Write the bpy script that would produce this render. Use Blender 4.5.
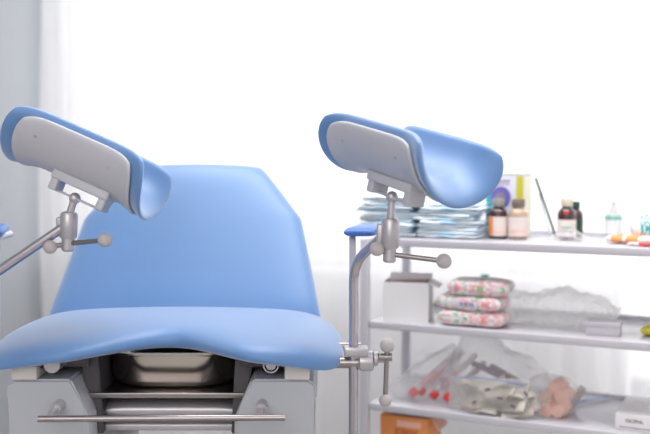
import bpy, bmesh, math, random
from mathutils import Vector, Matrix, noise
random.seed(7)
for o in list(bpy.data.objects): bpy.data.objects.remove(o)
S = bpy.context.scene
COL = S.collection
PI = math.pi
EYE = 1.19
FPX = 50 / 36 * 650
PITCH = math.atan(50 / FPX)
RZ = -math.radians(25.54)                 # the room and the rack stand turned against the camera

# ---------------------------------------------------------------- camera
cd = bpy.data.cameras.new('camera'); cam = bpy.data.objects.new('camera', cd); COL.objects.link(cam)
cd.lens = 50; cd.sensor_width = 36; cd.clip_start = .05
cam.location = (0, 0, EYE); cam.rotation_euler = (PI / 2 - PITCH, 0, 0)
cd.dof.use_dof = True; cd.dof.focus_distance = 1.52; cd.dof.aperture_fstop = 2.6
S.camera = cam

# ---------------------------------------------------------------- world and light
w = bpy.data.worlds.new('overcast_sky'); S.world = w; w.use_nodes = True
nt = w.node_tree; bg = nt.nodes['Background']
tc = nt.nodes.new('ShaderNodeTexCoord'); sp = nt.nodes.new('ShaderNodeSeparateXYZ'); cr = nt.nodes.new('ShaderNodeValToRGB')
nt.links.new(tc.outputs['Generated'], sp.inputs[0]); nt.links.new(sp.outputs['Z'], cr.inputs[0]); nt.links.new(cr.outputs[0], bg.inputs[0])
cr.color_ramp.elements[0].position = 0; cr.color_ramp.elements[0].color = (.86, .86, .88, 1)
cr.color_ramp.elements[1].position = .4; cr.color_ramp.elements[1].color = (1, 1, 1, 1)
bg.inputs[1].default_value = 2.2

def rk(s, d, h=0):                         # rack / room frame -> world
    return Vector((.095 + .902 * s + .4315 * d, 2.15 - .4315 * s + .902 * d, h))

def area(name, loc, target, sx, sy, power, col):
    l = bpy.data.lights.new(name, 'AREA'); l.shape = 'RECTANGLE'; l.size = sx; l.size_y = sy; l.energy = power; l.color = col
    o = bpy.data.objects.new(name, l); COL.objects.link(o); o.location = loc
    o.rotation_euler = (Vector(target) - Vector(loc)).to_track_quat('-Z', 'Y').to_euler(); return o
area('fill_rear', rk(.6, -3.3, 1.9), rk(-.2, 0, .9), 2.2, 1.5, 32, (1, .98, .97))  # unseen fill behind the camera, added to brighten surfaces facing away from the window
area('fill_overhead', rk(.3, -.35, 2.65), rk(.3, -.30, 0), 2.0, .8, 42, (1, .99, .98))  # unseen overhead fill, added to lift the rack and the back wall

S.view_settings.view_transform = 'Standard'; S.view_settings.look = 'None'
S.view_settings.exposure = 0.0; S.view_settings.gamma = 1; S.view_settings.use_curve_mapping = False

# ---------------------------------------------------------------- materials
def srgb(r, g, b):
    f = lambda c: (c / 255 / 12.92) if c / 255 <= .04045 else ((c / 255 + .055) / 1.055) ** 2.4
    return (f(r), f(g), f(b), 1)
def mat(name, col, rough=.5, metal=0, bump=0, bscale=200, var=0, vscale=6, **kw):
    m = bpy.data.materials.new(name); m.use_nodes = True; t = m.node_tree; b = t.nodes['Principled BSDF']
    c = srgb(*col); b.inputs['Base Color'].default_value = c
    b.inputs['Roughness'].default_value = rough; b.inputs['Metallic'].default_value = metal
    for k, v in kw.items(): b.inputs[k.replace('_', ' ')].default_value = v
    co = t.nodes.new('ShaderNodeTexCoord')
    if var:
        n = t.nodes.new('ShaderNodeTexNoise'); n.inputs['Scale'].default_value = vscale; t.links.new(co.outputs['Object'], n.inputs['Vector'])
        r = t.nodes.new('ShaderNodeValToRGB'); t.links.new(n.outputs[0], r.inputs[0]); t.links.new(r.outputs[0], b.inputs['Base Color'])
        r.color_ramp.elements[0].position = .3; r.color_ramp.elements[1].position = .7
        r.color_ramp.elements[0].color = tuple(x * (1 - var) for x in c[:3]) + (1,)
        r.color_ramp.elements[1].color = tuple(min(1, x * (1 + var * .5)) for x in c[:3]) + (1,)
    if bump:
        n = t.nodes.new('ShaderNodeTexNoise'); n.inputs['Scale'].default_value = bscale; t.links.new(co.outputs['Object'], n.inputs['Vector'])
        u = t.nodes.new('ShaderNodeBump'); u.inputs['Strength'].default_value = bump; u.inputs['Distance'].default_value = .002
        t.links.new(n.outputs[0], u.inputs['Height']); t.links.new(u.outputs[0], b.inputs['Normal'])
    return m
def film(name, col, alpha=.3, rough=.25, spec=.5):         # thin clear plastic: mostly see-through, milky where lit
    m = bpy.data.materials.new(name); m.use_nodes = True; t = m.node_tree; t.nodes.clear()
    out = t.nodes.new('ShaderNodeOutputMaterial'); tr = t.nodes.new('ShaderNodeBsdfTransparent')
    df = t.nodes.new('ShaderNodeBsdfDiffuse'); tl = t.nodes.new('ShaderNodeBsdfTranslucent'); gl = t.nodes.new('ShaderNodeBsdfGlossy')
    for n in (df, tl): n.inputs[0].default_value = srgb(*col)
    gl.inputs['Roughness'].default_value = rough
    a = t.nodes.new('ShaderNodeMixShader'); a.inputs[0].default_value = .75; t.links.new(df.outputs[0], a.inputs[1]); t.links.new(tl.outputs[0], a.inputs[2])
    b = t.nodes.new('ShaderNodeMixShader'); b.inputs[0].default_value = alpha; t.links.new(tr.outputs[0], b.inputs[1]); t.links.new(a.outputs[0], b.inputs[2])
    f = t.nodes.new('ShaderNodeLayerWeight'); f.inputs[0].default_value = .22
    mm = t.nodes.new('ShaderNodeMath'); mm.operation = 'MULTIPLY'; mm.inputs[1].default_value = spec; t.links.new(f.outputs['Facing'], mm.inputs[0])
    c = t.nodes.new('ShaderNodeMixShader'); t.links.new(mm.outputs[0], c.inputs[0]); t.links.new(b.outputs[0], c.inputs[1]); t.links.new(gl.outputs[0], c.inputs[2])
    t.links.new(c.outputs[0], out.inputs[0]); return m

M = {}
M['vinyl'] = mat('blue_vinyl', (78, 126, 182), .46, bump=.08, bscale=900, Sheen_Weight=.6, Sheen_Roughness=.55, Specular_IOR_Level=.8)
M['vinyl_edge'] = mat('deep_blue_vinyl', (66, 110, 184), .4, bump=.08, bscale=900)
M['shell'] = mat('pale_plastic', (188, 188, 196), .38, var=.03)
M['housing'] = mat('grey_housing', (180, 183, 189), .42, var=.03, vscale=4)
M['block'] = mat('light_block', (206, 202, 198), .5)
M['steel'] = mat('brushed_steel', (160, 153, 152), .3, 1, bump=.05, bscale=300)
M['pole'] = mat('polished_tube', (196, 190, 198), .22, 1)
M['basin'] = mat('basin_steel', (190, 184, 176), .16, 1, bump=.03, bscale=60)
M['cast'] = mat('cast_metal', (190, 186, 190), .36, .6, bump=.05, bscale=200)
M['dark'] = mat('dark_frame', (84, 80, 84), .5, .3)
M['hole'] = mat('dark_bore', (40, 38, 40), .6)
M['knob'] = mat('beige_knob', (188, 181, 181), .4, var=.04)
M['rack'] = mat('white_lacquered_steel', (202, 199, 206), .22, var=.02)
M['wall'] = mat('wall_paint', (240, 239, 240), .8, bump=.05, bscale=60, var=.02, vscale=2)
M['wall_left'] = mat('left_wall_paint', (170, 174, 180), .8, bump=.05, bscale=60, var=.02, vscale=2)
M['floor'] = mat('floor_vinyl', (190, 186, 182), .4, var=.08, vscale=3)
M['frame'] = mat('white_window_frame', (240, 240, 242), .35, var=.02)
M['white'] = mat('white_card', (236, 234, 236), .6, var=.02)
M['shadelid'] = mat('shaded_white_card', (206, 202, 210), .6, var=.02)  # white card of the small box, its shade put into the grey colour
M['cardin'] = mat('brown_card', (170, 140, 128), .8, var=.1)
M['lilac'] = mat('lilac_card', (222, 220, 238), .5, var=.02)
M['purple'] = mat('violet_print', (112, 104, 180), .5)
M['teal'] = mat('teal_print', (40, 168, 180), .5)
M['lime'] = mat('lime_print', (206, 200, 60), .5)
M['cream'] = mat('cream_print', (240, 238, 214), .5)
M['olive'] = mat('olive_print', (110, 116, 60), .5)
M['amber'] = mat('amber_glass', (66, 38, 42), .14, Coat_Weight=.6)
M['palebottle'] = mat('tan_glass', (196, 172, 150), .15, Coat_Weight=.6)
M['label'] = mat('paper_label', (232, 220, 214), .6, var=.03, vscale=60)
M['orange'] = mat('orange_print', (246, 158, 92), .55, var=.05, vscale=20)
M['rust'] = mat('rust_print', (196, 104, 64), .6)
M['capgrey'] = mat('grey_cap', (150, 146, 142), .5)
M['capcream'] = mat('cream_cap', (214, 206, 186), .5)
M['capbrown'] = mat('brown_cap', (128, 110, 100), .5)
M['red'] = mat('red_plastic', (226, 60, 52), .4)
M['redprint'] = mat('red_print', (236, 150, 152), .5)
M['pink'] = mat('pink_print', (240, 200, 204), .5, var=.1, vscale=60)
M['green'] = mat('green_print', (150, 190, 152), .5)
M['darkgreen'] = mat('dark_green_glass', (46, 74, 58), .2)
M['palegreen'] = mat('pale_green_glass', (190, 214, 204), .2)
M['mint'] = mat('mint_print', (120, 196, 180), .5)
M['text'] = mat('dark_ink', (104, 98, 110), .6)
M['mask'] = mat('pale_blue_nonwoven', (204, 234, 252), .8, var=.02, vscale=35, bump=.1, bscale=400)
M['mask2'] = mat('white_blue_nonwoven', (234, 244, 250), .8, var=.02, vscale=35, bump=.1, bscale=400)
M['blue'] = mat('blue_strip', (96, 128, 196), .5)
M['peach'] = mat('peach_paper', (252, 200, 180), .7, var=.06, vscale=50)
M['gauze'] = mat('gauze', (206, 198, 190), .85, var=.25, vscale=70, bump=.6, bscale=120)
M['gauze2'] = mat('olive_gauze', (192, 184, 176), .85, var=.3, vscale=70, bump=.6, bscale=120)
M['darkbit'] = mat('dark_bit', (120, 108, 112), .7)
M['mauve'] = mat('mauve_pack', (150, 134, 150), .6, var=.1, vscale=50)
M['tubewhite'] = mat('white_plastic_tube', (236, 228, 230), .35)
M['greytube'] = mat('grey_tube', (190, 184, 188), .4)
M['film'] = film('clear_film', (254, 254, 255), .22, .25, .35)
M['film2'] = film('milky_film', (255, 255, 253), .40, .3, .3)
M['clearbottle'] = film('clear_bottle', (232, 240, 238), .55, .1, .8)

# ---------------------------------------------------------------- mesh helpers
def new(): return bmesh.new()
def paint(bm, faces, mi):
    for f in faces: f.material_index = mi
def box(bm, c, size, rot=None, bevel=0, mi=0):
    r = bmesh.ops.create_cube(bm, size=1); vs = r['verts']
    for v in vs:
        v.co = Vector((v.co.x * size[0], v.co.y * size[1], v.co.z * size[2]))
    fs = list({f for v in vs for f in v.link_faces})
    if bevel:
        es = list({e for v in vs for e in v.link_edges})
        rb = bmesh.ops.bevel(bm, geom=es, offset=bevel, segments=3, affect='EDGES', profile=.5)
        vs = list({v for f in rb['faces'] for v in f.verts} | {v for v in vs if v.is_valid})
        fs = list({f for v in vs for f in v.link_faces})
    m = (rot.to_4x4() if rot else Matrix())
    for v in vs: v.co = m @ v.co + Vector(c)
    paint(bm, fs, mi); return vs
def ring(bm, c, x, y, r, seg): return [bm.verts.new(c + (x * math.cos(2 * PI * k / seg) + y * math.sin(2 * PI * k / seg)) * r) for k in range(seg)]
def tube(bm, pts, r, seg=16, mi=0, cap=True):
    pts = [Vector(p) for p in pts]; n = len(pts); rs = r if isinstance(r, (list, tuple)) else [r] * n
    t0 = (pts[1] - pts[0]).normalized(); x = t0.orthogonal().normalized(); rings = []
    for i, p in enumerate(pts):
        t = (pts[min(i + 1, n - 1)] - pts[max(i - 1, 0)]).normalized()
        if t.length < .5: t = t0
        x = (x - t * x.dot(t)).normalized(); y = t.cross(x); rings.append(ring(bm, p, x, y, rs[i], seg)); t0 = t
    fs = []
    for a, b in zip(rings, rings[1:]):
        for k in range(seg): fs.append(bm.faces.new((a[k], a[(k + 1) % seg], b[(k + 1) % seg], b[k])))
    if cap: fs.append(bm.faces.new(rings[0][::-1])); fs.append(bm.faces.new(rings[-1]))
    paint(bm, fs, mi)
def bend(pts, n=6, rad=.03):               # rounds the corners of a path
    pts = [Vector(p) for p in pts]; out = [pts[0]]
    for a, b, c in zip(pts, pts[1:], pts[2:]):
        ra = min(rad, (a - b).length * .48, (c - b).length * .48)
        p, q = b + (a - b).normalized() * ra, b + (c - b).normalized() * ra
        for k in range(n + 1):
            t = k / n; out.append(p * (1 - t) ** 2 + b * 2 * t * (1 - t) + q * t * t)
    out.append(pts[-1]); return out
def lathe(bm, prof, seg=28, base=Vector(), axis=Vector((0, 0, 1)), mi=0):
    axis = axis.normalized(); x = axis.orthogonal().normalized(); y = axis.cross(x); rings = []
    for r, h in prof: rings.append(ring(bm, base + axis * h, x, y, max(r, 1e-5), seg))
    fs = []
    for a, b in zip(rings, rings[1:]):
        for k in range(seg): fs.append(bm.faces.new((a[k], a[(k + 1) % seg], b[(k + 1) % seg], b[k])))
    fs.append(bm.faces.new(rings[0][::-1])); fs.append(bm.faces.new(rings[-1])); paint(bm, fs, mi)
def ball(bm, c, r, mi=0, sc=(1, 1, 1)):
    q = bmesh.ops.create_uvsphere(bm, u_segments=24, v_segments=14, radius=r)
    for v in q['verts']: v.co = Vector((v.co.x * sc[0], v.co.y * sc[1], v.co.z * sc[2])) + Vector(c)
    paint(bm, {f for v in q['verts'] for f in v.link_faces}, mi)
def prism(bm, poly, y0, y1, bevel=0, mi=0): # polygon in (x, z) extruded along y
    a = [bm.verts.new((x, y0, z)) for x, z in poly]; b = [bm.verts.new((x, y1, z)) for x, z in poly]; n = len(a)
    fs = [bm.faces.new(a), bm.faces.new(b[::-1])]
    for k in range(n): fs.append(bm.faces.new((a[k], b[k], b[(k + 1) % n], a[(k + 1) % n])))
    paint(bm, fs, mi)
    if bevel:
        es = list({e for f in fs for e in f.edges}); bmesh.ops.bevel(bm, geom=es, offset=bevel, segments=3, affect='EDGES')
def slab(bm, fn, thick, nu=40, nv=40, p=6, mi=0, pick=None):
    """soft closed slab: fn(u,v)->(centre point, normal); thick (top, bottom), rounded off at the rim"""
    us = [math.sin(PI / 2 * (-1 + 2 * i / nu)) for i in range(nu + 1)]; vs = [math.sin(PI / 2 * (-1 + 2 * j / nv)) for j in range(nv + 1)]
    top = {}; bot = {}
    for i, u in enumerate(us):
        for j, v in enumerate(vs):
            c, n = fn(u, v); q = max(0, (1 - abs(u) ** p)) ** (1 / 2.2) * max(0, (1 - abs(v) ** p)) ** (1 / 2.2)
            top[i, j] = bm.verts.new(c + n * thick[0] * q)
            bot[i, j] = top[i, j] if i in (0, nu) or j in (0, nv) else bm.verts.new(c - n * thick[1] * q)
    for i in range(nu):
        for j in range(nv):
            f = bm.faces.new((top[i, j], top[i + 1, j], top[i + 1, j + 1], top[i, j + 1]))
            g = bm.faces.new((bot[i, j + 1], bot[i + 1, j + 1], bot[i + 1, j], bot[i, j]))
            k = pick((us[i] + us[i + 1]) / 2, (vs[j] + vs[j + 1]) / 2) if pick else mi
            f.material_index = k; g.material_index = k
def crumple(bm, amp, scale, seed=0, keep=None):
    off = Vector((seed * 3.1, seed * 7.7, seed * 1.3))
    for v in bm.verts:
        p = v.co * scale + off; d = noise.noise_vector(p) + .5 * noise.noise_vector(p * 2.3)
        k = keep(v.co) if keep else 1
        v.co += d * amp * k
def build(name, bm, mats, parent=None, world=False, sharp=38, xf=None):
    if xf is not None: bmesh.ops.transform(bm, matrix=xf, verts=bm.verts)
    if world and parent is not None:
        r = parent
        loc = Vector((0, 0, 0))
        while r is not None: loc += r.location; r = r.parent
        bmesh.ops.translate(bm, vec=-loc, verts=bm.verts)
    bmesh.ops.remove_doubles(bm, verts=bm.verts, dist=1e-6)
    bmesh.ops.recalc_face_normals(bm, faces=bm.faces)
    for f in bm.faces: f.smooth = True
    for e in bm.edges:
        e.smooth = not (len(e.link_faces) == 2 and e.calc_face_angle(0) > math.radians(sharp))
    me = bpy.data.meshes.new(name); bm.to_mesh(me); bm.free()
    for m in (mats if isinstance(mats, (list, tuple)) else [mats]): me.materials.append(M[m] if isinstance(m, str) else m)
    o = bpy.data.objects.new(name, me); COL.objects.link(o)
    if parent is not None: o.parent = parent
    return o
def tag(o, label, cat, group=None, kind=None):
    o['label'] = label; o['category'] = cat
    if group: o['group'] = group
    if kind: o['kind'] = kind
    return o
def thing(name, label, cat, loc, rz=0, group=None):
    o = bpy.data.objects.new(name, None); COL.objects.link(o); o.location = loc; o.rotation_euler = (0, 0, rz); o.empty_display_size = .05
    return tag(o, label, cat, group)
def struct(name, bm, m, parent=None, **k):
    o = build(name, bm, m, parent, **k)
    if parent is None: o['kind'] = 'structure'
    return o
def place(o, loc, rz): o.location = loc; o.rotation_euler = (0, 0, rz); return o
def dup(root, loc, rz, label=None):
    r = root.copy(); COL.objects.link(r); r.location = loc; r.rotation_euler = (0, 0, rz)
    if label: r['label'] = label
    for ch in list(root.children):
        c = ch.copy(); COL.objects.link(c); c.parent = r
        for g in list(ch.children):
            d = g.copy(); COL.objects.link(d); d.parent = c
    return r
def letters(name, text, size, m, parent, xf, stretch=1):  # printed lettering as a thin mesh
    cu = bpy.data.curves.new(name, 'FONT'); cu.body = text; cu.size = size; cu.extrude = .0003; cu.align_x = 'CENTER'; cu.align_y = 'CENTER'; cu.offset = size * .015
    t = bpy.data.objects.new(name, cu); COL.objects.link(t)
    me = bpy.data.meshes.new_from_object(t.evaluated_get(bpy.context.evaluated_depsgraph_get()))
    bpy.data.objects.remove(t); me.transform(xf @ Matrix.Diagonal((stretch, 1, 1, 1))); me.materials.clear(); me.materials.append(M[m])
    o = bpy.data.objects.new(name, me); COL.objects.link(o); o.parent = parent; return o
FACE = Matrix.Rotation(PI / 2, 4, 'X')     # text lying in XY -> standing, facing -Y
def at(px, py, Y):                         # point of the place at depth Y seen in that direction
    a = (px - 325) / FPX; b = (217 - py) / FPX; c, s = math.cos(PITCH), math.sin(PITCH)
    d = Vector((a, c + b * s, -s + b * c)); return Vector((0, 0, EYE)) + d * (Y / d.y)

# ---------------------------------------------------------------- the room
SL, SR, DW, DN, HC = -1.66, 2.3, .76, -3.5, 2.75
XF = Matrix.Translation(rk(0, 0)) @ Matrix.Rotation(RZ, 4, 'Z')
def rbox(bm, s0, s1, d0, d1, h0, h1, bevel=0, mi=0): return box(bm, ((s0 + s1) / 2, (d0 + d1) / 2, (h0 + h1) / 2), (s1 - s0, d1 - d0, h1 - h0), bevel=bevel, mi=mi)
b = new(); rbox(b, SL - .2, SR + .2, DN - .2, DW + .25, -.1, 0); struct('floor', b, 'floor', xf=XF)
b = new(); rbox(b, SL - .2, SR + .2, DN - .2, DW + .25, HC, HC + .1); struct('ceiling', b, 'wall', xf=XF)
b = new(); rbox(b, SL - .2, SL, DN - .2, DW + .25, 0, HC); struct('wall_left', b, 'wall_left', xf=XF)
b = new(); rbox(b, SR, SR + .2, DN - .2, DW + .25, 0, HC); struct('wall_right', b, 'wall', xf=XF)
b = new(); rbox(b, SL, SR, DN - .2, DN, 0, HC); struct('wall_front', b, 'wall', xf=XF)
SILL, DOORG, WS, WD, WE, WT = .846, .55, -1.61, .49, 1.75, 2.55
b = new()
rbox(b, SL, WD, DW, DW + .25, 0, SILL); rbox(b, WD, WE, DW, DW + .25, 0, .10); rbox(b, WE, SR, DW, DW + .25, 0, HC)
rbox(b, SL, WE, DW, DW + .25, WT, HC); rbox(b, SL, WS, DW, DW + .25, SILL, WT)
struct('wall_back', b, 'wall', xf=XF)
b = new()
for a0, a1, h0, h1 in ((WS, WS + .05, SILL, WT), (WS, WD, SILL, SILL + .03), (WS, WE, WT - .05, WT)): rbox(b, a0, a1, DW + .10, DW + .16, h0, h1, .004)
wf = struct('window_1', b, 'frame', xf=XF)
gm = bpy.data.materials.new('window_glass'); gm.use_nodes = True; t = gm.node_tree; t.nodes.clear()
o_ = t.nodes.new('ShaderNodeOutputMaterial'); tr = t.nodes.new('ShaderNodeBsdfTransparent'); gl = t.nodes.new('ShaderNodeBsdfGlossy'); mx = t.nodes.new('ShaderNodeMixShader')
gl.inputs['Roughness'].default_value = .02; mx.inputs[0].default_value = .05; t.links.new(tr.outputs[0], mx.inputs[1]); t.links.new(gl.outputs[0], mx.inputs[2]); t.links.new(mx.outputs[0], o_.inputs[0])
b = new(); rbox(b, WS + .05, WD, DW + .127, DW + .131, SILL + .03, WT - .05); build('window_pane', b, gm, wf, xf=XF)
b = new(); rbox(b, WS, WD, DW - .03, DW + .02, SILL - .03, SILL, .004); struct('window_sill', b, 'frame', wf, xf=XF)
b = new(); rbox(b, WD + .02, WE, DW + .10, DW + .16, .10, DOORG, .004); rbox(b, WE - .06, WE, DW + .10, DW + .16, DOORG, WT - .05, .004)
df = struct('door_1', b, 'frame', xf=XF)
b = new(); rbox(b, WD, WE - .06, DW + .127, DW + .131, DOORG, WT - .05); build('door_pane', b, gm, df, xf=XF)
b = new(); rbox(b, SL, SL + .012, DN, DW, 0, .08, .003); struct('baseboard_left', b, 'frame', xf=XF)

# the sheer curtain
cm = bpy.data.materials.new('sheer_curtain_cloth'); cm.use_nodes = True; t = cm.node_tree; t.nodes.clear()
o_ = t.nodes.new('ShaderNodeOutputMaterial'); tr = t.nodes.new('ShaderNodeBsdfTransparent'); tl = t.nodes.new('ShaderNodeBsdfTranslucent'); di = t.nodes.new('ShaderNodeBsdfDiffuse')
tl.inputs[0].default_value = (.93, .93, .94, 1); di.inputs[0].default_value = (.86, .86, .88, 1)
a_ = t.nodes.new('ShaderNodeMixShader'); a_.inputs[0].default_value = .40; t.links.new(tl.outputs[0], a_.inputs[1]); t.links.new(di.outputs[0], a_.inputs[2])
c_ = t.nodes.new('ShaderNodeMixShader'); c_.inputs[0].default_value = .22; t.links.new(a_.outputs[0], c_.inputs[1]); t.links.new(tr.outputs[0], c_.inputs[2]); t.links.new(c_.outputs[0], o_.inputs[0])
b = new(); n, m_ = 620, 14; g = {}
for i in range(n + 1):
    for j in range(m_ + 1):
        h = j / m_; z = .03 + 2.6 * h; s0 = -1.562 + .03 * h + (i / n) * 3.63; q = s0 + .25 * noise.noise(Vector((s0 * 1.3, h * .8, 2)))
        sh = math.sin(q * 34) * .016 + math.sin(q * 71 + 1.2) * .006
        sh *= .55 + .5 * noise.noise(Vector((s0 * 2.2, 5, h * .5))) + (1.0 if s0 < -1.4 else 0)
        g[i, j] = b.verts.new((s0, .60 + sh, z))
for i in range(n):
    for j in range(m_): b.faces.new((g[i, j], g[i + 1, j], g[i + 1, j + 1], g[i, j + 1]))
tag(build('sheer_curtain', b, cm, xf=XF, sharp=180), 'sheer white full-height curtain hanging in soft folds across the bright window', 'curtain')
b = new(); rbox(b, -1.62, 2.2, .585, .615, 2.635, 2.66, .004)
tag(build('curtain_rail', b, 'frame', xf=XF), 'white curtain rail above the sheer window curtain', 'curtain rail')

# ---------------------------------------------------------------- the examination chair
CX = -.272
chair = thing('examination_chair', 'blue padded gynaecological examination chair with raised backrest, leg rests and grey base', 'chair', (CX, 1.66, 0))
def Z(y_, Y): return EYE - (y_ - 167) * Y / FPX
# seat
def seatfn(u, v):
    v1 = (v + 1) / 2; r = 1 - .10 * abs(v) ** 8
    hw = .258 + .046 * math.sin(min(1, (1 - v1) * 1.6) * PI / 2)
    x = CX + hw * u * r
    cut = .11 * (math.cos(min(1, abs(u) / .62) * PI) * .5 + .5)
    yf = 1.435 + cut + .03 * abs(u) ** 6; y = yf + (1.755 - yf) * v1
    droop = .030 * abs(u) ** 3 * (1 - v1 * .8) + .012 * (1 - v1) ** 3
    return Vector((x, y, EYE - .291 - droop + .003 * v1)), Vector((0, 0, 1))
b = new(); slab(b, seatfn, (.021, .017), 64, 48, 7)
build('seat', b, 'vinyl', chair, world=True, sharp=180)
# backrest
A0 = Vector((CX - .002, 1.735, EYE - .315)); AL = .379; AD = Vector((0, .215, .312)).normalized(); AN = Vector((0, -AD.z, AD.y))
def backfn(u, v):
    v1 = (v + 1) / 2; k = .655
    hw = .271 + (.226 - .271) * v1 / k if v1 < k else .226 + (.140 - .226) * ((v1 - k) / (1 - k))
    hw *= 1 - .012 * abs(v) ** 12
    return A0 + AD * (AL * v1) + Vector((hw * u, 0, 0)) + AN * (.01 * (1 - u * u)), AN
b = new(); slab(b, backfn, (.026, .026), 56, 72, 8)
back = build('backrest', b, 'vinyl', chair, world=True, sharp=60)
b = new(); pl = [A0 + AD * t + AN * -.033 for t in (.06, .36)]
for sx in (-.12, .12): tube(b, [pl[0] + Vector((sx, 0, 0)), pl[1] + Vector((sx, 0, 0))], .011)
tube(b, [pl[0] + Vector((-.12, 0, 0)), pl[0] + Vector((.12, 0, 0))], .011)
build('backrest_frame', b, 'cast', chair, world=True)
# base housings, left and right
for sx in (-1, 1):
    b = new()
    poly = [(.10, -.353), (.232, -.352), (.252, -.360), (.255, -.386), (.246, -.388), (.246, -.74), (.12, -.74), (.118, -.42), (.142, -.352)]
    poly = [(.150, -.352), (.244, -.352), (.257, -.360), (.259, -.386), (.250, -.389), (.250, -.74), (.11, -.74), (.122, -.415), (.132, -.392)]
    prism(b, [(CX + sx * x, EYE + z) for x, z in poly], 1.48, 1.86, .004)
    hs = build('side_housing', b, 'housing', chair, world=True)
    b = new(); box(b, (CX + sx * .226, 1.55, EYE - .340), (.042, .15, .024), bevel=.003); build('mounting_block', b, 'block', hs, world=True)
    b = new(); c = Vector((CX + sx * .182, 1.485, EYE - .329))
    lathe(b, [(.0085, 0), (.0135, 0), (.0135, .12), (.0085, .12), (.0085, 0)], 28, c, Vector((0, 1, 0)))
    build('tube_socket', b, 'cast', hs, world=True)
    b = new(); lathe(b, [(.0084, 0), (.0084, .01)], 20, c + Vector((0, .03, 0)), Vector((0, 1, 0))); build('socket_bore', b, 'hole', hs, world=True)
    b = new(); c = Vector((CX + sx * .168, 1.43, EYE - .394))
    tube(b, [c + Vector((0, .02, 0)), c + Vector((0, .055, 0))], .0095, 20); tube(b, [c + Vector((0, -.008, -.004)), c + Vector((0, .03, 0))], .0055, 16)
    build('bolt', b, 'cast', hs, world=True)
    b = new()   # slanted dark inner plate
    prism(b, [(CX + sx * x, EYE + z) for x, z in ((.118, -.322), (.150, -.322), (.128, -.46), (.110, -.46))], 1.535, 1.84, .002)
    build('inner_plate', b, 'dark', chair, world=True)
b = new(); box(b, (CX - .17, 1.66, EYE - .333), (.08, .28, .016), bevel=.003); box(b, (CX + .17, 1.66, EYE - .333), (.08, .28, .016), bevel=.003); box(b, (CX, 1.84, EYE - .40), (.26, .02, .16)); build('seat_frame', b, 'dark', chair, world=True)
b = new(); box(b, (CX, 1.68, EYE - .394), (.272, .29, .005), bevel=.0015); box(b, (CX, 1.532, EYE - .3915), (.276, .006, .010), bevel=.002); build('tray_shelf', b, 'steel', chair, world=True)
b = new()
def lowfn(u, v): return Vector((CX + .128 * u * (1 - .04 * v ** 8), 1.69 + .13 * v, EYE - .428)), Vector((0, 0, 1))
slab(b, lowfn, (.020, .020), 40, 24, 6); box(b, (CX, 1.66, EYE - .453), (.262, .22, .012), bevel=.003)
build('lower_pan', b, ['cast'], chair, world=True)
b = new(); r0 = at(38, 419, 1.42); r1 = at(285, 417.5, 1.42)
tube(b, [r0, r1], .0052, 16); build('front_rod', b, 'steel', chair, world=True)
# pedestal down to the floor
b = new(); box(b, (CX, 1.74, .30), (.30, .26, .34), bevel=.02); build('pedestal', b, 'housing', chair, world=True)
b = new(); box(b, (CX, 1.70, .07), (.56, .62, .14), bevel=.03); build('base_plate', b, 'housing', chair, world=True)
# armrests
for sx in (-1, 1):
    xx = CX + sx * .350; zz = EYE - .117
    b = new()
    def armfn(u, v): return Vector((xx + sx * .02 * v + .028 * u * (1 - .12 * abs(v) ** 8), 1.68 + .075 * v, zz)), Vector((0, 0, 1))
    slab(b, armfn, (.009, .009), 16, 40, 6)
    ap = build('armrest_pad', b, 'vinyl_edge', chair, world=True, sharp=180)
    xs = CX + sx * .322
    b = new(); tube(b, bend([(xs, 1.70, zz - .009), (xs, 1.63, zz - .012), (xs, 1.62, EYE - .325), (CX + sx * .20, 1.66, EYE - .345)], 6, .02), .0062)
    build('armrest_support', b, 'shell', ap, world=True)

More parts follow.
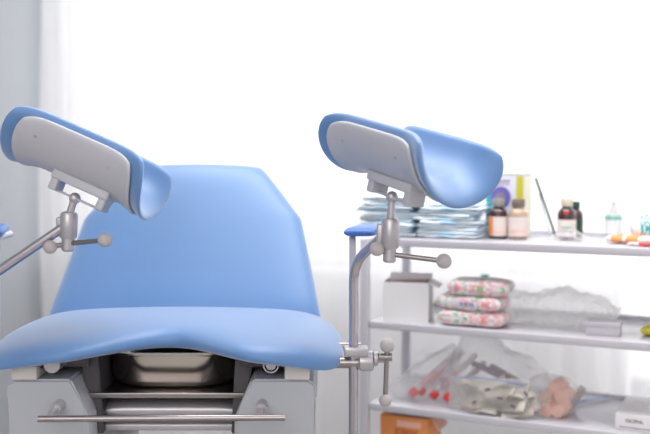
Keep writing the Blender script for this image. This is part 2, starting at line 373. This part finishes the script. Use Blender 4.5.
# leg rests -------------------------------------------------------
def legmat(yaw, pit, roll, loc):
    return Matrix.Translation(loc) @ Matrix.Rotation(yaw, 4, 'Z') @ Matrix.Rotation(pit, 4, 'X') @ Matrix.Rotation(roll, 4, 'Y')
LL, LW, LD = .260, .163, .081
def trough(off, ku, kv):
    def f(u, v):
        s = u * ku * (1 - .111 * abs(v) ** 6); tt = v * kv * (1 - .09 * abs(u) ** 6); th = tt * PI / 2
        a, c = LW / 2 + off, LD + off
        fl = .023 * max(0, (abs(s) - .5) / .5) ** 2         # both ends flare out like a saddle
        p = Vector(((a + fl) * math.sin(th), s * LL / 2, -(c + fl) * math.cos(th)))
        nrm = Vector((math.sin(th) / a, 0, -math.cos(th) / c)).normalized()
        return p, nrm
    return f
BX, BY = .022, .018
def legrest(sx, X4, pole_pts, ball_pt, collar_top, collar_bot, lever_end, knob_end, r):
    b = new(); slab(b, trough(-.008, 1, 1), (.0085, .0085), 56, 64, 16)
    pad = build('leg_rest_pad', b, 'vinyl', chair, world=True, xf=X4, sharp=180)
    b = new(); slab(b, trough(.0035, .84, .91), (.005, .004), 48, 48, 24)
    build('leg_rest_shell', b, 'shell', pad, world=True, xf=X4, sharp=50)
    for ys in (-.070, .062):
        b = new(); ang = 1.05; nv = Vector((math.sin(ang), 0, -math.cos(ang))); p = Vector(((LW / 2 + .0075) * math.sin(ang), ys, -(LD + .0075) * math.cos(ang)))
        tube(b, [p - nv * .003, p + nv * .0022], .0026, 12); build('shell_screw', b, 'cast', pad, world=True, xf=X4)
    # bracket hanging from the underside of the shell
    b = new(); zb = -(LD + .002)
    box(b, (BX, BY, zb - .004), (.044, .105, .016), bevel=.003)
    for ys in (-.044, .044): box(b, (BX, BY + ys, zb - .018), (.036, .014, .026), bevel=.003)
    box(b, (BX, BY, zb - .029), (.010, .09, .004), bevel=.0015)
    build('leg_rest_bracket', b, 'shell', pad, world=True, xf=X4)
    # support pole
    b = new(); tube(b, bend(pole_pts, 8, .035), r, 20)
    pole = build('support_pole', b, 'pole', chair, world=True)
    b = new(); ball(b, ball_pt, .0095); d = (Vector(ball_pt) - Vector(collar_top)).normalized()
    tube(b, [collar_top - d * .01, Vector(collar_top) + d * ((Vector(ball_pt) - Vector(collar_top)).length)], .0062, 18)
    build('ball_joint', b, 'cast', pole, world=True)
    b = new(); ax = (Vector(collar_bot) - Vector(collar_top)); L = ax.length; ax.normalize(); q = Vector(collar_top)
    lathe(b, [(.008, -.006), (.0125, -.004), (.0145, 0), (.0145, L), (.0125, L + .003), (.0105, L + .003), (.0105, L + .022), (.008, L + .025), (.004, L + .025)], 24, q, ax)
    box(b, q + ax * (L * .5) + Vector((-.012, .004, 0)), (.018, .014, L * .8), bevel=.003)
    build('clamp_collar', b, 'cast', pole, world=True)
    m = q + ax * (L + .012)
    b = new(); tube(b, [m, lever_end], .0042, 14); tube(b, [m, knob_end], .0042, 14)
    lv = build('clamp_lever', b, 'steel', pole, world=True)
    for e, rr in ((lever_end, .0120), (knob_end, .0115)):
        b = new(); ball(b, e, rr); build('lever_knob', b, 'knob', lv, world=True)
    return pad, pole

def clampset(sx, pole):                    # side clamp that carries a support pole
    xr = CX + sx * .252; xe = CX + sx * .340
    b = new(); zz = EYE - .328
    tube(b, [(xr - sx * .05, 1.50, zz), (xe, 1.50, zz)], .0095, 20); tube(b, [(CX + sx * .24, 1.56, EYE - .312), (CX + sx * .335, 1.56, EYE - .312)], .0075, 18)
    build('side_rail', b, 'steel', chair, world=True)
    b = new(); px = CX + sx * .320
    box(b, (px + sx * .004, 1.50, zz + .020), (.040, .030, .015), bevel=.003)
    box(b, (px + sx * .016, 1.50, zz + .014), (.036, .018, .012), bevel=.003)
    lathe(b, [(.010, 0), (.0155, .002), (.0165, .012), (.0155, .024), (.010, .026)], 24, Vector((xe - sx * .012, 1.50, zz + .002)), Vector((sx, 0, 0)))
    lathe(b, [(.013, 0), (.013, .006), (.008, .008), (.008, .02)], 24, Vector((xe + sx * .014, 1.50, zz + .008)), Vector((sx, 0, 0)))
    cl = build('rail_clamp', b, 'cast', chair, world=True)
    b = new(); k = Vector((xe + sx * .036, 1.497, zz + .010))
    tube(b, [k + Vector((-sx * .014, 0, 0)), k + Vector((sx * .008, 0, 0))], .0068, 18); tube(b, [k + Vector((0, 0, .012)), k + Vector((-sx * .003, -.004, -.068))], .0042, 14)
    lv = build('rail_clamp_lever', b, 'steel', chair, world=True)
    for e, rr in ((k + Vector((0, 0, .020)), .0125), (k + Vector((-sx * .003, -.004, -.072)), .0110)):
        b = new(); ball(b, e, rr); build('rail_clamp_knob', b, 'knob', lv, world=True)

XR = legmat(-2.507, -.215, -.105, Vector((.139, 1.428, EYE + .062)))
XL = legmat(-1.729, -.400, -.168, Vector((-.381, 1.541, EYE + .051)))
br = XR @ Vector((BX, BY - .006, -(LD + .031))); bl = XL @ Vector((BX, BY - .006, -(LD + .031)))
print('BR', br, 'BL', bl)
def down(p, dx, dz, dy=0): return Vector(p) + Vector((dx, dy, -dz))
ctr = down(br, -.002, .038); cbr = down(ctr, -.001, .040)
ctl = down(bl, -.010, .028); cbl = down(ctl, -.002, .036)
px = CX + .320
legrest(1, XR, [(px, 1.50, EYE - .74), (px, 1.50, EYE - .160), cbr + Vector((-.006, .012, .020))], br, ctr, cbr,
        at(444, 261, br.y - .03), at(377, 249, br.y - .005), .0082)
px = CX - .320
legrest(-1, XL, [(px, 1.50, EYE - .74), (px, 1.50, EYE - .205), cbl + Vector((-.010, .0, .014))], bl, ctl, cbl,
        at(105, 240, bl.y - .03), at(50, 247, bl.y - .01), .0082)
clampset(1, None); clampset(-1, None)

# steel basin under the seat --------------------------------------
b = new()
def rrect(hx, hy, r, n=8):
    out = []
    for cx, cy, a0 in ((hx - r, hy - r, 0), (-hx + r, hy - r, PI / 2), (-hx + r, -hy + r, PI), (hx - r, -hy + r, 3 * PI / 2)):
        for k in range(n + 1): a = a0 + PI / 2 * k / n; out.append((cx + r * math.cos(a), cy + r * math.sin(a)))
    return out
levels = [(.080, .07, .055, 0), (.104, .094, .065, .003), (.111, .102, .07, .014), (.112, .103, .07, .056), (.114, .105, .07, .060), (.126, .114, .08, .061), (.127, .115, .08, .064),
          (.115, .106, .07, .064), (.111, .101, .07, .058), (.104, .096, .07, .014), (.096, .088, .065, .006), (.078, .068, .055, .003)]
rings = [[b.verts.new((x, y, z)) for x, y in rrect(hx, hy, r)] for hx, hy, r, z in levels]
for p_, q_ in zip(rings, rings[1:]):
    for k in range(len(p_)): b.faces.new((p_[k], p_[(k + 1) % len(p_)], q_[(k + 1) % len(p_)], q_[k]))
b.faces.new(rings[0][::-1]); b.faces.new(rings[-1])
#
bs = build('steel_basin', b, 'basin', sharp=50); place(bs, (CX, 1.672, EYE - .3912), 0); bs.scale = (1.06, 1, 1.03)
tag(bs, 'shiny stainless steel basin with a rim, sitting under the seat front cutout', 'basin')

# ---------------------------------------------------------------- the shelving rack
H = [EYE - .1690, EYE - .3680, EYE - .5660, EYE - .764, EYE - .962]
RL, RD = .98, .30
rack = thing('shelving_rack', 'white metal shelving rack on thin posts holding medical supplies, before the window', 'shelf', rk(RL / 2, RD / 2), RZ)
for sx in (-1, 1):
    for sy in (-1, 1):
        b = new(); box(b, (sx * (RL / 2 + .002), sy * (RD / 2 - .008), (H[0] - .002) / 2), (.022, .016, H[0] - .002), bevel=.003); build('post', b, 'rack', rack)
for h in H:
    b = new(); box(b, (0, 0, h - .009), (RL - .024, RD, .018), bevel=.002)
    box(b, (0, RD / 2 - .004, h + .004), (RL - .024, .006, .012), bevel=.001)
    build('shelf', b, 'rack', rack)
def sat(px, d):                            # run along the rack seen at that picture column, d behind the front edge
    k = (px - 325) / FPX; return (k * (2.15 + .902 * d) - .095 - .4315 * d) / (.902 + .4315 * k)
def on(px, d, lv, lift=0): return rk(sat(px, d), d, H[lv] + lift)
def dep(px, d): return rk(sat(px, d), d).y

# --- top shelf: stacks of blue nonwovens
def sheet_proto(name, wx, wy, th, mats_, seed):
    b = new()
    def f(u, v): return Vector((wx / 2 * u * (1 - .03 * abs(v) ** 6), wy / 2 * v, th / 2 + .0009 * math.sin(9 * u + seed) * math.cos(4 * v + seed))), Vector((0, 0, 1))
    slab(b, f, (th / 2, th / 2), 30, 16, 10, pick=lambda u, v: 1 if (int((v + 1) * 5) % 2 == 0 and abs(u) > .3 * math.sin(seed + v * 5)) else 0)
    crumple(b, .0012, 38, seed)
    zm = min(v.co.z for v in b.verts)
    for v in b.verts: v.co.z -= zm
    return build(name, b, mats_, sharp=180)
protoA = [sheet_proto('folded_nonwoven', .150, .110, .0078, ['mask', 'mask2'], k) for k in range(4)]
cnt = 0
for nm, cx_, n_, lab in (('l', 395, 12, 'left'), ('r', 452, 10, 'right')):
    for k in range(n_):
        src = protoA[cnt % 4]; o = src if cnt < 4 else src.copy()
        if cnt >= 4: COL.objects.link(o)
        p = on(cx_ + random.uniform(-5, 5), .11 + random.uniform(-.009, .009), 0, .0006 + k * .0082)
        place(o, p, RZ + random.uniform(-.12, .12))
        nth = ['lowest', 'second from the bottom', 'third from the bottom', 'fourth from the bottom', 'fifth from the bottom', 'sixth from the bottom'][k] if k < 6 else \
              ['topmost', 'second from the top', 'third from the top', 'fourth from the top', 'fifth from the top', 'sixth from the top'][n_ - 1 - k]
        tag(o, f'folded pale blue disposable sheet, {nth} in the {lab} stack', 'disposable sheet', 'folded pale blue sheets stacked on the top shelf'); cnt += 1

# --- tall printed carton
def carton(name, label, px, d, lv, sx, sy, sz, rz=0, mats_=('white',), decor=None, lift=.0003, cat='box'):
    t_ = thing(name, label, cat, on(px, d, lv, lift), RZ + rz); b = new(); box(b, (0, 0, sz / 2), (sx, sy, sz), bevel=.0012)
    build('carton', b, mats_[0], t_)
    if decor: decor(t_, sx, sy, sz)
    return t_
def decA(t_, sx, sy, sz):
    f = -sy / 2 - .0003
    b = new(); box(b, (-sx / 2 + .009, f, sz * .40), (.016, .0006, sz * .76)); build('teal_band', b, 'teal', t_)
    b = new(); lathe(b, [(.012, 0), (.026, 0), (.026, .0008), (.012, .0008), (.012, 0)], 32, Vector((-.010, f - .0001, sz * .64)), Vector((0, -1, 0))); build('violet_ring', b, 'purple', t_)
    b = new(); lathe(b, [(.001, 0), (.0125, 0), (.0125, .0007)], 24, Vector((-.010, f, sz * .64)), Vector((0, -1, 0))); build('ring_centre', b, 'mauve', t_)
    b = new(); box(b, (sx / 2 - .010, f, sz * .78), (.018, .0006, sz * .40)); build('lime_band', b, 'lime', t_)
    b = new(); box(b, (-sx * .08, f, sz * .90), (sx * .45, .0006, .004)); box(b, (-sx * .05, f, sz * .85), (sx * .35, .0006, .0025)); build('printed_lines', b, 'mauve', t_)
    b = new(); box(b, (0, 0, sz + .0008), (sx * 1.02, sy * 1.02, .0016), bevel=.0005); build('lid', b, 'olive', t_)
    b = new(); box(b, (sx / 2 + .0003, 0, sz * .5), (.0006, sy * .9, sz * .96)); build('side_panel', b, 'cream', t_)
carton('printed_carton', 'tall carton with violet ring and lime band behind two bottles on the top shelf', 508.5, .19, 0, .096, .055, .150, -.10, ('lilac',), decA)

# --- bottles
def bottle(name, label, px, d, lv, r, h, body, cap, lab, stripe=None, capr=.68, shoulder=.62, neck=.5, rz=0, group=None, lowlab=(.08, .56)):
    t_ = thing(name, label, 'bottle', on(px, d, lv, .0003), RZ + rz, group); b = new()
    hs = h * shoulder; hc = h * .80
    prof = [(r * .9, 0), (r, .003), (r, hs)] + [(r * (neck + (1 - neck) * math.cos(a * PI / 12) ** 1.3), hs + (hc - hs) * .85 * math.sin(a * PI / 12)) for a in range(1, 6)] + [(r * neck, hc * .985), (r * neck, hc)]
    lathe(b, prof, 32); build('glass_body', b, body, t_)
    b = new(); rc = r * capr; lathe(b, [(rc * .96, hc), (rc, hc + .001), (rc, h - .002), (rc * .92, h)], 32); build('cap', b, cap, t_)
    b = new(); z0, z1 = h * lowlab[0], h * lowlab[1]; e = r + .0006
    lathe(b, [(r * .98, z0), (e, z0), (e, z1), (r * .98, z1), (r * .98, z0)], 32); lb = build('label', b, lab, t_)
    if stripe:
        for m_, c_, w_, h_, dx in stripe:
            b = new(); n_ = 8
            for i in range(n_):
                a = -PI / 2 + dx + (i - n_ / 2 + .5) * w_ / n_
                box(b, ((e + .0003) * math.cos(a), (e + .0003) * math.sin(a), h * c_), (e * w_ / n_ * 1.04, .0008, h * h_), Matrix.Rotation(a + PI / 2, 3, 'Z'))
            build('label_print', b, m_, lb)
    return t_
bottle('medicine_bottle', 'brown glass bottle with orange-edged label and grey cap, before the printed carton', 498.5, .115, 0, .0220, .094, 'amber', 'capgrey', 'label', [('orange', .33, .9, .46, -.75), ('peach', .18, 1.2, .05, .3)], shoulder=.60)
bottle('medicine_bottle', 'tan bottle with peach-striped label, right of the orange-edged brown bottle', 518.5, .115, 0, .0220, .094, 'palebottle', 'capbrown', 'label', [('peach', .22, 2.4, .05, 0), ('capbrown', .06, 2.6, .04, 0)], shoulder=.62)
bottle('medicine_bottle', 'brown glass bottle with cream cap and red seal, standing alone mid shelf', 567, .17, 0, .0212, .096, 'amber', 'capcream', 'label', [('red', .66, .5, .07, .1), ('mint', .30, 1.2, .03, .2), ('text', .20, 1.2, .05, .3)], capr=.66, neck=.5, shoulder=.58, lowlab=(.08, .48))
bottle('medicine_bottle', 'dark bottle half hidden behind the cream-capped brown bottle', 575.5, .235, 0, .0185, .086, 'amber', 'darkgreen', 'darkgreen', capr=.6)
# spray bottle
t_ = thing('spray_bottle', 'small clear spray bottle with mint label band at the back of the top shelf', 'bottle', on(614, .25, 0, .0003), RZ); r = .0195; h = .062
b = new(); lathe(b, [(r * .9, 0), (r, .003), (r, h * .82), (r * .9, h * .93), (r * .45, h), (r * .45, h + .004)], 32); build('clear_body', b, 'clearbottle', t_)
b = new(); lathe(b, [(r * .50, h), (r * .50, h + .012), (r * .34, h + .014), (r * .34, h + .030), (r * .2, h + .034)], 28); box(b, (0, -.008, h + .024), (.006, .010, .006), bevel=.001); build('spray_nozzle', b, 'tubewhite', t_)
b = new(); e = r + .0005; lathe(b, [(r * .99, .010), (e, .010), (e, .044), (r * .99, .044), (r * .99, .010)], 32); lb = build('label', b, 'white', t_)
b = new(); e += .0003; lathe(b, [(r, .044), (e, .044), (e, .050), (r, .050), (r, .044)], 32); build('mint_band', b, 'mint', lb)
# glass rods leaning on the carton
for (pa, pb, yb, m_, rr, lab) in (((556.5, 233.5), (536, 179), .20, 'darkgreen', .0030, 'dark green thin rod leaning against the side of the printed carton'),
                                  ((551, 233), (539, 194), .205, 'palegreen', .0018, 'pale thin glass rod leaning beside the dark green rod')):
    p0 = on(pa[0], yb, 0, .002); p1 = at(pb[0], pb[1], p0.y + .004)
    b = new(); tube(b, [p0 - p0, p1 - p0], rr, 12); ball(b, p1 - p0, rr * 1.15)
    o = build('glass_rod', b, m_); o.location = p0; tag(o, lab, 'rod')
# crumpled clear wrap around the brown bottle's foot
b = new()
def f(u, v): return Vector((.050 * u, .016 * v, .010 + .006 * math.cos(3 * u))), Vector((0, 0, 1))
slab(b, f, (.008, .008), 40, 20, 3); crumple(b, .005, 60, 3); 
for v in b.verts: v.co.z = max(v.co.z, .0004)
o = build('clear_wrap', b, 'film', sharp=25); place(o, on(571, .115, 0, .0003), RZ); tag(o, 'crumpled clear plastic wrap lying before the cream-capped brown bottle', 'plastic wrap')
# wrapped syringes at the right edge of the top shelf
def pack(name, label, px, d, lv, wx, wy, th, mats_, pick, rz=0, seed=1, amp=.002, lift=.0005, tilt=None, p=4, cat='packet', group=None, sharp=180):
    b = new()
    def f(u, v): return Vector((wx / 2 * u * (1 - .04 * abs(v) ** 6), wy / 2 * v * (1 - .04 * abs(u) ** 6), th / 2)), Vector((0, 0, 1))
    slab(b, f, (th / 2, th / 2), 44, 28, p, pick=pick); crumple(b, amp, 45, seed)
    zmin = min(v.co.z for v in b.verts)
    for v in b.verts: v.co.z -= zmin
    o = build(name, b, mats_, sharp=sharp); place(o, on(px, d, lv, lift), RZ + rz)
    if tilt: o.rotation_euler = (tilt[0], tilt[1], RZ + rz)
    return tag(o, label, cat, group)
pack('paper_packet', 'flat white and orange paper packet before the small spray bottle', 632, .10, 0, .10, .06, .017, ['white', 'orange'], lambda u, v: 1 if -.7 < u < .55 and not (-.2 < u < -.05) else 0, rz=-.25, seed=4)
pack('plastic_packet', 'white packet with teal dots at the right edge of the top shelf', 657, .16, 0, .11, .06, .062, ['white', 'teal'], lambda u, v: 1 if math.sin(u * 34) * math.sin(v * 60 + u * 9) > .1 and u < .5 and u > -.7 else 0, rz=.2, seed=5, p=3)
pack('plastic_packet', 'small red and white packet near the front edge of the top shelf, right end', 645, .04, 0, .07, .02, .007, ['white', 'red', 'darkbit'], lambda u, v: (1 if -.25 < u < .45 else (2 if .45 <= u < .65 else 0)), rz=-.1, seed=6)

# --- middle shelf
t_ = thing('open_carton', 'plain white open cardboard box at the left end of the middle shelf', 'box', on(409, .060, 1, .0003), RZ + .20)
sx, sy, sz, w_ = .108, .085, .095, .0015; b = new()
box(b, (0, -sy / 2, sz / 2), (sx, w_, sz)); box(b, (0, sy / 2, sz / 2), (sx, w_, sz)); box(b, (-sx / 2, 0, sz / 2), (w_, sy, sz)); box(b, (sx / 2, 0, sz / 2), (w_, sy, sz)); box(b, (0, 0, w_ / 2), (sx, sy, w_))
build('carton', b, 'white', t_)
b = new(); box(b, (-.004, .004, sz * .96), (sx * .90, sy * .86, .0015), Matrix.Rotation(-.06, 3, 'Y')); build('inner_flap', b, 'cardin', t_)
b = new(); box(b, (sx / 2 + .012, 0, sz - .006), (.026, sy * .95, .0012), Matrix.Rotation(.45, 3, 'Y')); build('side_flap', b, 'white', t_)
b = new(); box(b, (0, sy / 2 + .004, sz + .006), (sx * .96, .0012, .016), Matrix.Rotation(-.5, 3, 'X')); build('back_flap', b, 'white', t_)

def wipes(pat):                            # pale pack, pastel blossoms, green leaves along the edges
    def g_(u, v):
        n_ = noise.noise(Vector((u * 4.2 + pat * 5, v * 40, pat))); n2 = noise.noise(Vector((u * 3.8 - pat * 3, v * 40, pat + 9)))
        return 2 if n_ > .27 else (3 if n2 > .24 else (1 if n2 < -.12 else 0))
    return g_
zz = 0
for k, (dx, th, lab, rz_) in enumerate(((0, .036, 'lowest', .02), (-2, .036, 'middle', -.05), (6, .037, 'topmost', .05))):
    pack('wet_wipes_pack', f'{lab} of three stacked white wipe packs with red and green print', 476 + dx, .060, 1, .158 - .015 * (k == 2), .095, th, ['white', 'pink', 'redprint', 'green'], wipes(k + 1), rz=rz_, seed=10 + k, lift=.0005 + zz, p=7, group='wet wipe packs stacked on the middle shelf')
    if k == 1: midw = bpy.data.objects[-1]
    zz += th - .001
# printed panel on the middle pack
mw = [o for o in COL.objects if o.name.startswith('wet_wipes_pack') and 'middle' in o['label']][0]
b = new(); box(b, (.002, -.0475, .018), (.050, .0016, .014), bevel=.0005); pn = build('label_panel', b, 'lilac', mw)
letters('label_lettering', 'KIDS', .012, 'text', pn, Matrix.Translation((.002, -.0486, .018)) @ FACE, 1.3)
bottle('lotion_bottle', 'white bottle with a mint band standing behind the wipe packs', 486, .265, 1, .014, .093, 'tubewhite', 'mint', 'white', capr=.8)

# clear bags
def bag(name, label, loc, rz, wx, wy, hz, m_, seed, amp=.010, shape=None, cat='plastic bag', sc=30):
    b = new()
    def f(u, v):
        return Vector((wx / 2 * u, wy / 2 * v * (1 - .1 * u * u), hz * .5)), Vector((0, 0, 1))
    slab(b, f, (hz / 2, hz / 2), 60, 36, 4)
    if shape:
        for v in b.verts: v.co = shape(v.co)
    for v in b.verts:                      # long diagonal pleats
        q = noise.noise(Vector(((v.co.x + v.co.z * .8) * 46, (v.co.x - v.co.z) * 9, seed)))
        v.co += Vector((.3, -1, .4)) * amp * .55 * (abs(q) - .25)
    crumple(b, amp, sc, seed); crumple(b, amp * .3, sc * 3, seed + 2)
    for v in b.verts: v.co.z = max(v.co.z, .0006)
    t_ = build(name, b, m_, sharp=22); place(t_, loc, rz); return tag(t_, label, cat)
def lean(co):                              # ragged hump profile
    x = co.x / .14; k = .92 + .10 * math.sin(x * 5 + .6)
    return Vector((co.x, co.y, co.z * k))
bag('plastic_bag', 'crumpled milky plastic bag lying between the wipe packs and the small lidded box', on(556, .14, 1, .0004), RZ, .275, .13, .084, 'film2', 21, .010, lean)
carton('small_box', 'low white lidded box, shade put into its grey colour, at the right of the milky bag on the middle shelf', 606, .065, 1, .073, .05, .028, .05, ('shadelid',), lambda t, a, c, e: build('lid', (lambda q: (box(q, (0, 0, e - .003), (a + .003, c + .003, .010), bevel=.001), q)[1])(new()), 'shadelid', t))
pack('plastic_packet', 'lime green packet at the right edge of the middle shelf', 657, .09, 1, .05, .05, .022, ['lime', 'green'], lambda u, v: 1 if abs(u) < .3 and abs(v) < .5 else 0, seed=8)

# --- lower shelf
# wrapped swab tubes with red caps leaning in a clear bag
for k, (px_, d_, ln) in enumerate(((413, .05, .150), (421, .07, .150), (434, .05, .148), (448, .04, .130))):
    t_ = thing('specimen_tube', ['leftmost red-capped white tube in the clear bag', 'second red-capped white tube from the left in the clear bag', 'third red-capped white tube from the left in the clear bag', 'rightmost red-capped tube, by the big zip bag'][k], 'tube', on(px_, d_, 2, .020), RZ, 'red capped tubes on the lower shelf')
    ax = Vector((.50, .50, .56)).normalized()
    b = new(); tube(b, [ax * .014, ax * ln], [.0075, .0065], 16); build('tube_body', b, 'tubewhite' if k < 3 else 'greytube', t_)
    b = new(); lathe(b, [(.0092, -.004), (.0105, -.001), (.0105, .013), (.0085, .015)], 20, Vector(), ax); build('tube_cap', b, 'red', t_)
    b = new(); tube(b, [ax * .03, ax * (ln * .55)], .0083, 16); build('tube_label', b, 'pink', t_)
def rise(co): return Vector((co.x + co.z * .35, co.y, co.z * (.55 + .45 * min(1, max(0, (co.x + .06) / .10)))))
bag('plastic_bag', 'clear plastic bag over the red-capped tubes at the left of the lower shelf', on(417, .10, 2, .0004), RZ, .135, .15, .135, 'film', 31, .009, rise)
# big zip bag with gauze swabs
def tri(co):
    x = (co.x + .12) / .24; k = 1.0 - .62 * max(0, x - .18) if x > .18 else .35 + 3.6 * max(x, 0)
    return Vector((co.x, co.y, co.z * min(k, 1)))
zb = bag('zip_bag', 'large clear zip bag holding gauze and swab packs, hanging over the lower shelf edge', on(500, .10, 2, .0004), RZ, .245, .15, .182, 'film', 41, .009, tri)
b = new()
def f(u, v): return Vector((.092 * u, -.085 + .0 * v, .050 + .036 * v + .004 * u)), Vector((0, -1, 0))
slab(b, f, (.010, .010), 40, 24, 2.4); crumple(b, .004, 40, 4); build('front_pocket', b, 'film2', zb, sharp=22)
b = new(); pts = [Vector((-.085 + .17 * k / 20, -.099 - .003 * math.sin(k / 20 * PI), .080 + .008 * math.sin(k / 20 * PI))) for k in range(21)]
tube(b, pts, .0010, 8); build('zip_strip', b, 'blue', zb)
rr = random.Random(5)
zc = thing
for k in range(32):
    b = new(); ln = rr.uniform(.018, .036); wd = rr.uniform(.008, .016)
    def f(u, v): return Vector((ln * u, wd * v, .004 * math.sin(2 * u + k))), Vector((0, 0, 1))
    slab(b, f, (.0035, .0035), 12, 8, 4); crumple(b, .002, 90, k)
    o = build('gauze_swab', b, ['gauze', 'gauze2', 'gauze'][k % 3], sharp=180)
    o.location = rk(sat(468, .02) + .012 + .128 * (k % 7) / 6 + rr.uniform(-.008, .008), .012 + .05 * rr.random(), H[2] + .010 + .014 * (k // 7) + rr.uniform(0, .006))
    o.rotation_euler = (rr.uniform(.5, 1.3), rr.uniform(-.5, .5), RZ + rr.uniform(-.6, .6))
    tag(o, 'small beige folded gauze swab inside the large zip bag', 'gauze swab', 'gauze swabs inside the zip bag')
for k in range(5):
    b = new(); box(b, (0, 0, 0), (.012, .004, .005), bevel=.001); o = build('dark_clip', b, 'darkbit')
    o.location = rk(sat(474 + 13 * k, .0) + .004, .004, H[2] + .030 + .016 * ((k * 2) % 3)); o.rotation_euler = (.3, .4 * (k - 2), RZ); tag(o, 'small dark clip among the gauze swabs in the zip bag', 'clip', 'dark clips inside the zip bag')
for k, (px_, hh, ang) in enumerate(((488, .088, .35), (506, .083, .42), (518, .068, .5))):
    b = new(); box(b, (0, 0, 0), (.075, .012, .012), Matrix.Rotation(ang, 3, 'Y'), bevel=.003); o = build('mauve_packet', b, 'mauve')
    place(o, on(px_, .09, 2, hh), RZ)
    tag(o, ['upper mauve strip packet showing through the zip bag', 'middle mauve strip packet showing through the zip bag', 'lower mauve strip packet showing through the zip bag'][k], 'packet', 'mauve packets inside the zip bag')
# bag with peach rolls
for k, (px_, d_, h_) in enumerate(((547, .085, .036), (560, .055, .016), (548, .06, .012), (563, .085, .040), (556, .10, .058))):
    t_ = thing('paper_roll', ['upper left peach paper roll in the small clear bag', 'front right peach paper roll in the small clear bag', 'front left peach paper roll in the small clear bag', 'upper right peach paper roll in the small clear bag', 'topmost peach paper roll in the small clear bag'][k], 'roll', on(px_, d_, 2, h_), RZ, 'peach rolls in a clear bag')
    b = new(); ax = Vector((.25, 1, .05)).normalized(); lathe(b, [(.004, 0), (.0145, 0), (.0155, .002), (.0155, .05), (.0145, .052), (.004, .052), (.004, 0)], 24, Vector(), ax); build('paper', b, 'peach', t_)
    b = new(); lathe(b, [(.003, .001), (.0045, .001), (.0045, .053), (.003, .053)], 16, Vector(), ax); build('core', b, 'orange', t_)
bag('plastic_bag', 'small clear plastic bag holding peach paper rolls on the lower shelf', on(554, .075, 2, .0004), RZ, .105, .10, .092, 'film', 51, .007)
b = new(); box(b, (0, 0, .008), (.016, .012, .060), Matrix.Rotation(.5, 3, 'Y'), bevel=.003)
o = build('grey_tube', b, 'greytube'); place(o, on(580, .14, 2, .024), RZ); tag(o, 'slim grey tube leaning right behind the small bag of peach rolls', 'tube')
# flat zip bag with blue strip
b = new()
def f(u, v): return Vector((.084 * u, .045 * v, .003 + .002 * math.sin(3 * u))), Vector((0, 0, 1))
slab(b, f, (.0022, .0022), 40, 20, 5); crumple(b, .0015, 40, 6)
for v in b.verts: v.co.z = max(v.co.z, .0004)
o = build('flat_zip_bag', b, 'film2', sharp=25); place(o, Vector((.6075, 2.162, H[2] + .0004)), .578); tag(o, 'empty flat zip bag with blue strip lying left of the lettered white box', 'plastic bag')
b = new(); box(b, (0, -.032, .0068), (.164, .006, .0014), bevel=.0003); build('blue_zip_strip', b, 'blue', o)
def decW(t, a, c, e):
    letters('front_lettering', 'OCPNL', .010, 'text', t, Matrix.Translation((-.004, -c / 2 - .0004, e * .60)) @ FACE, 1.15)
    b = new(); box(b, (0, -c / 2 - .0003, e * .18), (a * .8, .0006, .0018)); build('printed_line', b, 'mauve', t)
    b = new()
    for k in range(5): box(b, (-a * .1, -c * .15 + k * .016, e + .0003), (a * (.5 - .06 * k), .002, .0006))
    build('top_printing', b, 'capcream', t)
carton('lettered_box', 'white box with dark lettering on its front, right end of the lower shelf', 646, .110, 2, .088, .165, .034, -.02, ('white',), decW)

# --- fourth shelf: orange box
t_ = thing('orange_box', 'orange cardboard box with rust lettering under the lower shelf', 'box', on(412, .085, 3, .0003), RZ)
sx, sy, sz = .122, .10, .163; b = new(); box(b, (0, 0, sz / 2), (sx, sy, sz), bevel=.0015); build('carton', b, 'orange', t_)
b = new(); box(b, (.014, -sy / 2 - .0004, sz - .017), (sx * .50, .0008, .014)); build('pale_label', b, 'peach', t_)
letters('rust_lettering', 'EPIK', .030, 'rust', t_, Matrix.Translation((.008, -sy / 2 - .0006, sz - .042)) @ FACE, 1.1)
b = new(); box(b, (.012, 0, sz + .0008), (sx * .75, sy * .8, .0012)); build('top_panel', b, 'mauve', t_)
b = new(); box(b, (sx / 2 + .014, 0, sz - .016), (.030, sy * .7, .0012), Matrix.Rotation(.9, 3, 'Y')); build('side_flap', b, 'peach', t_)
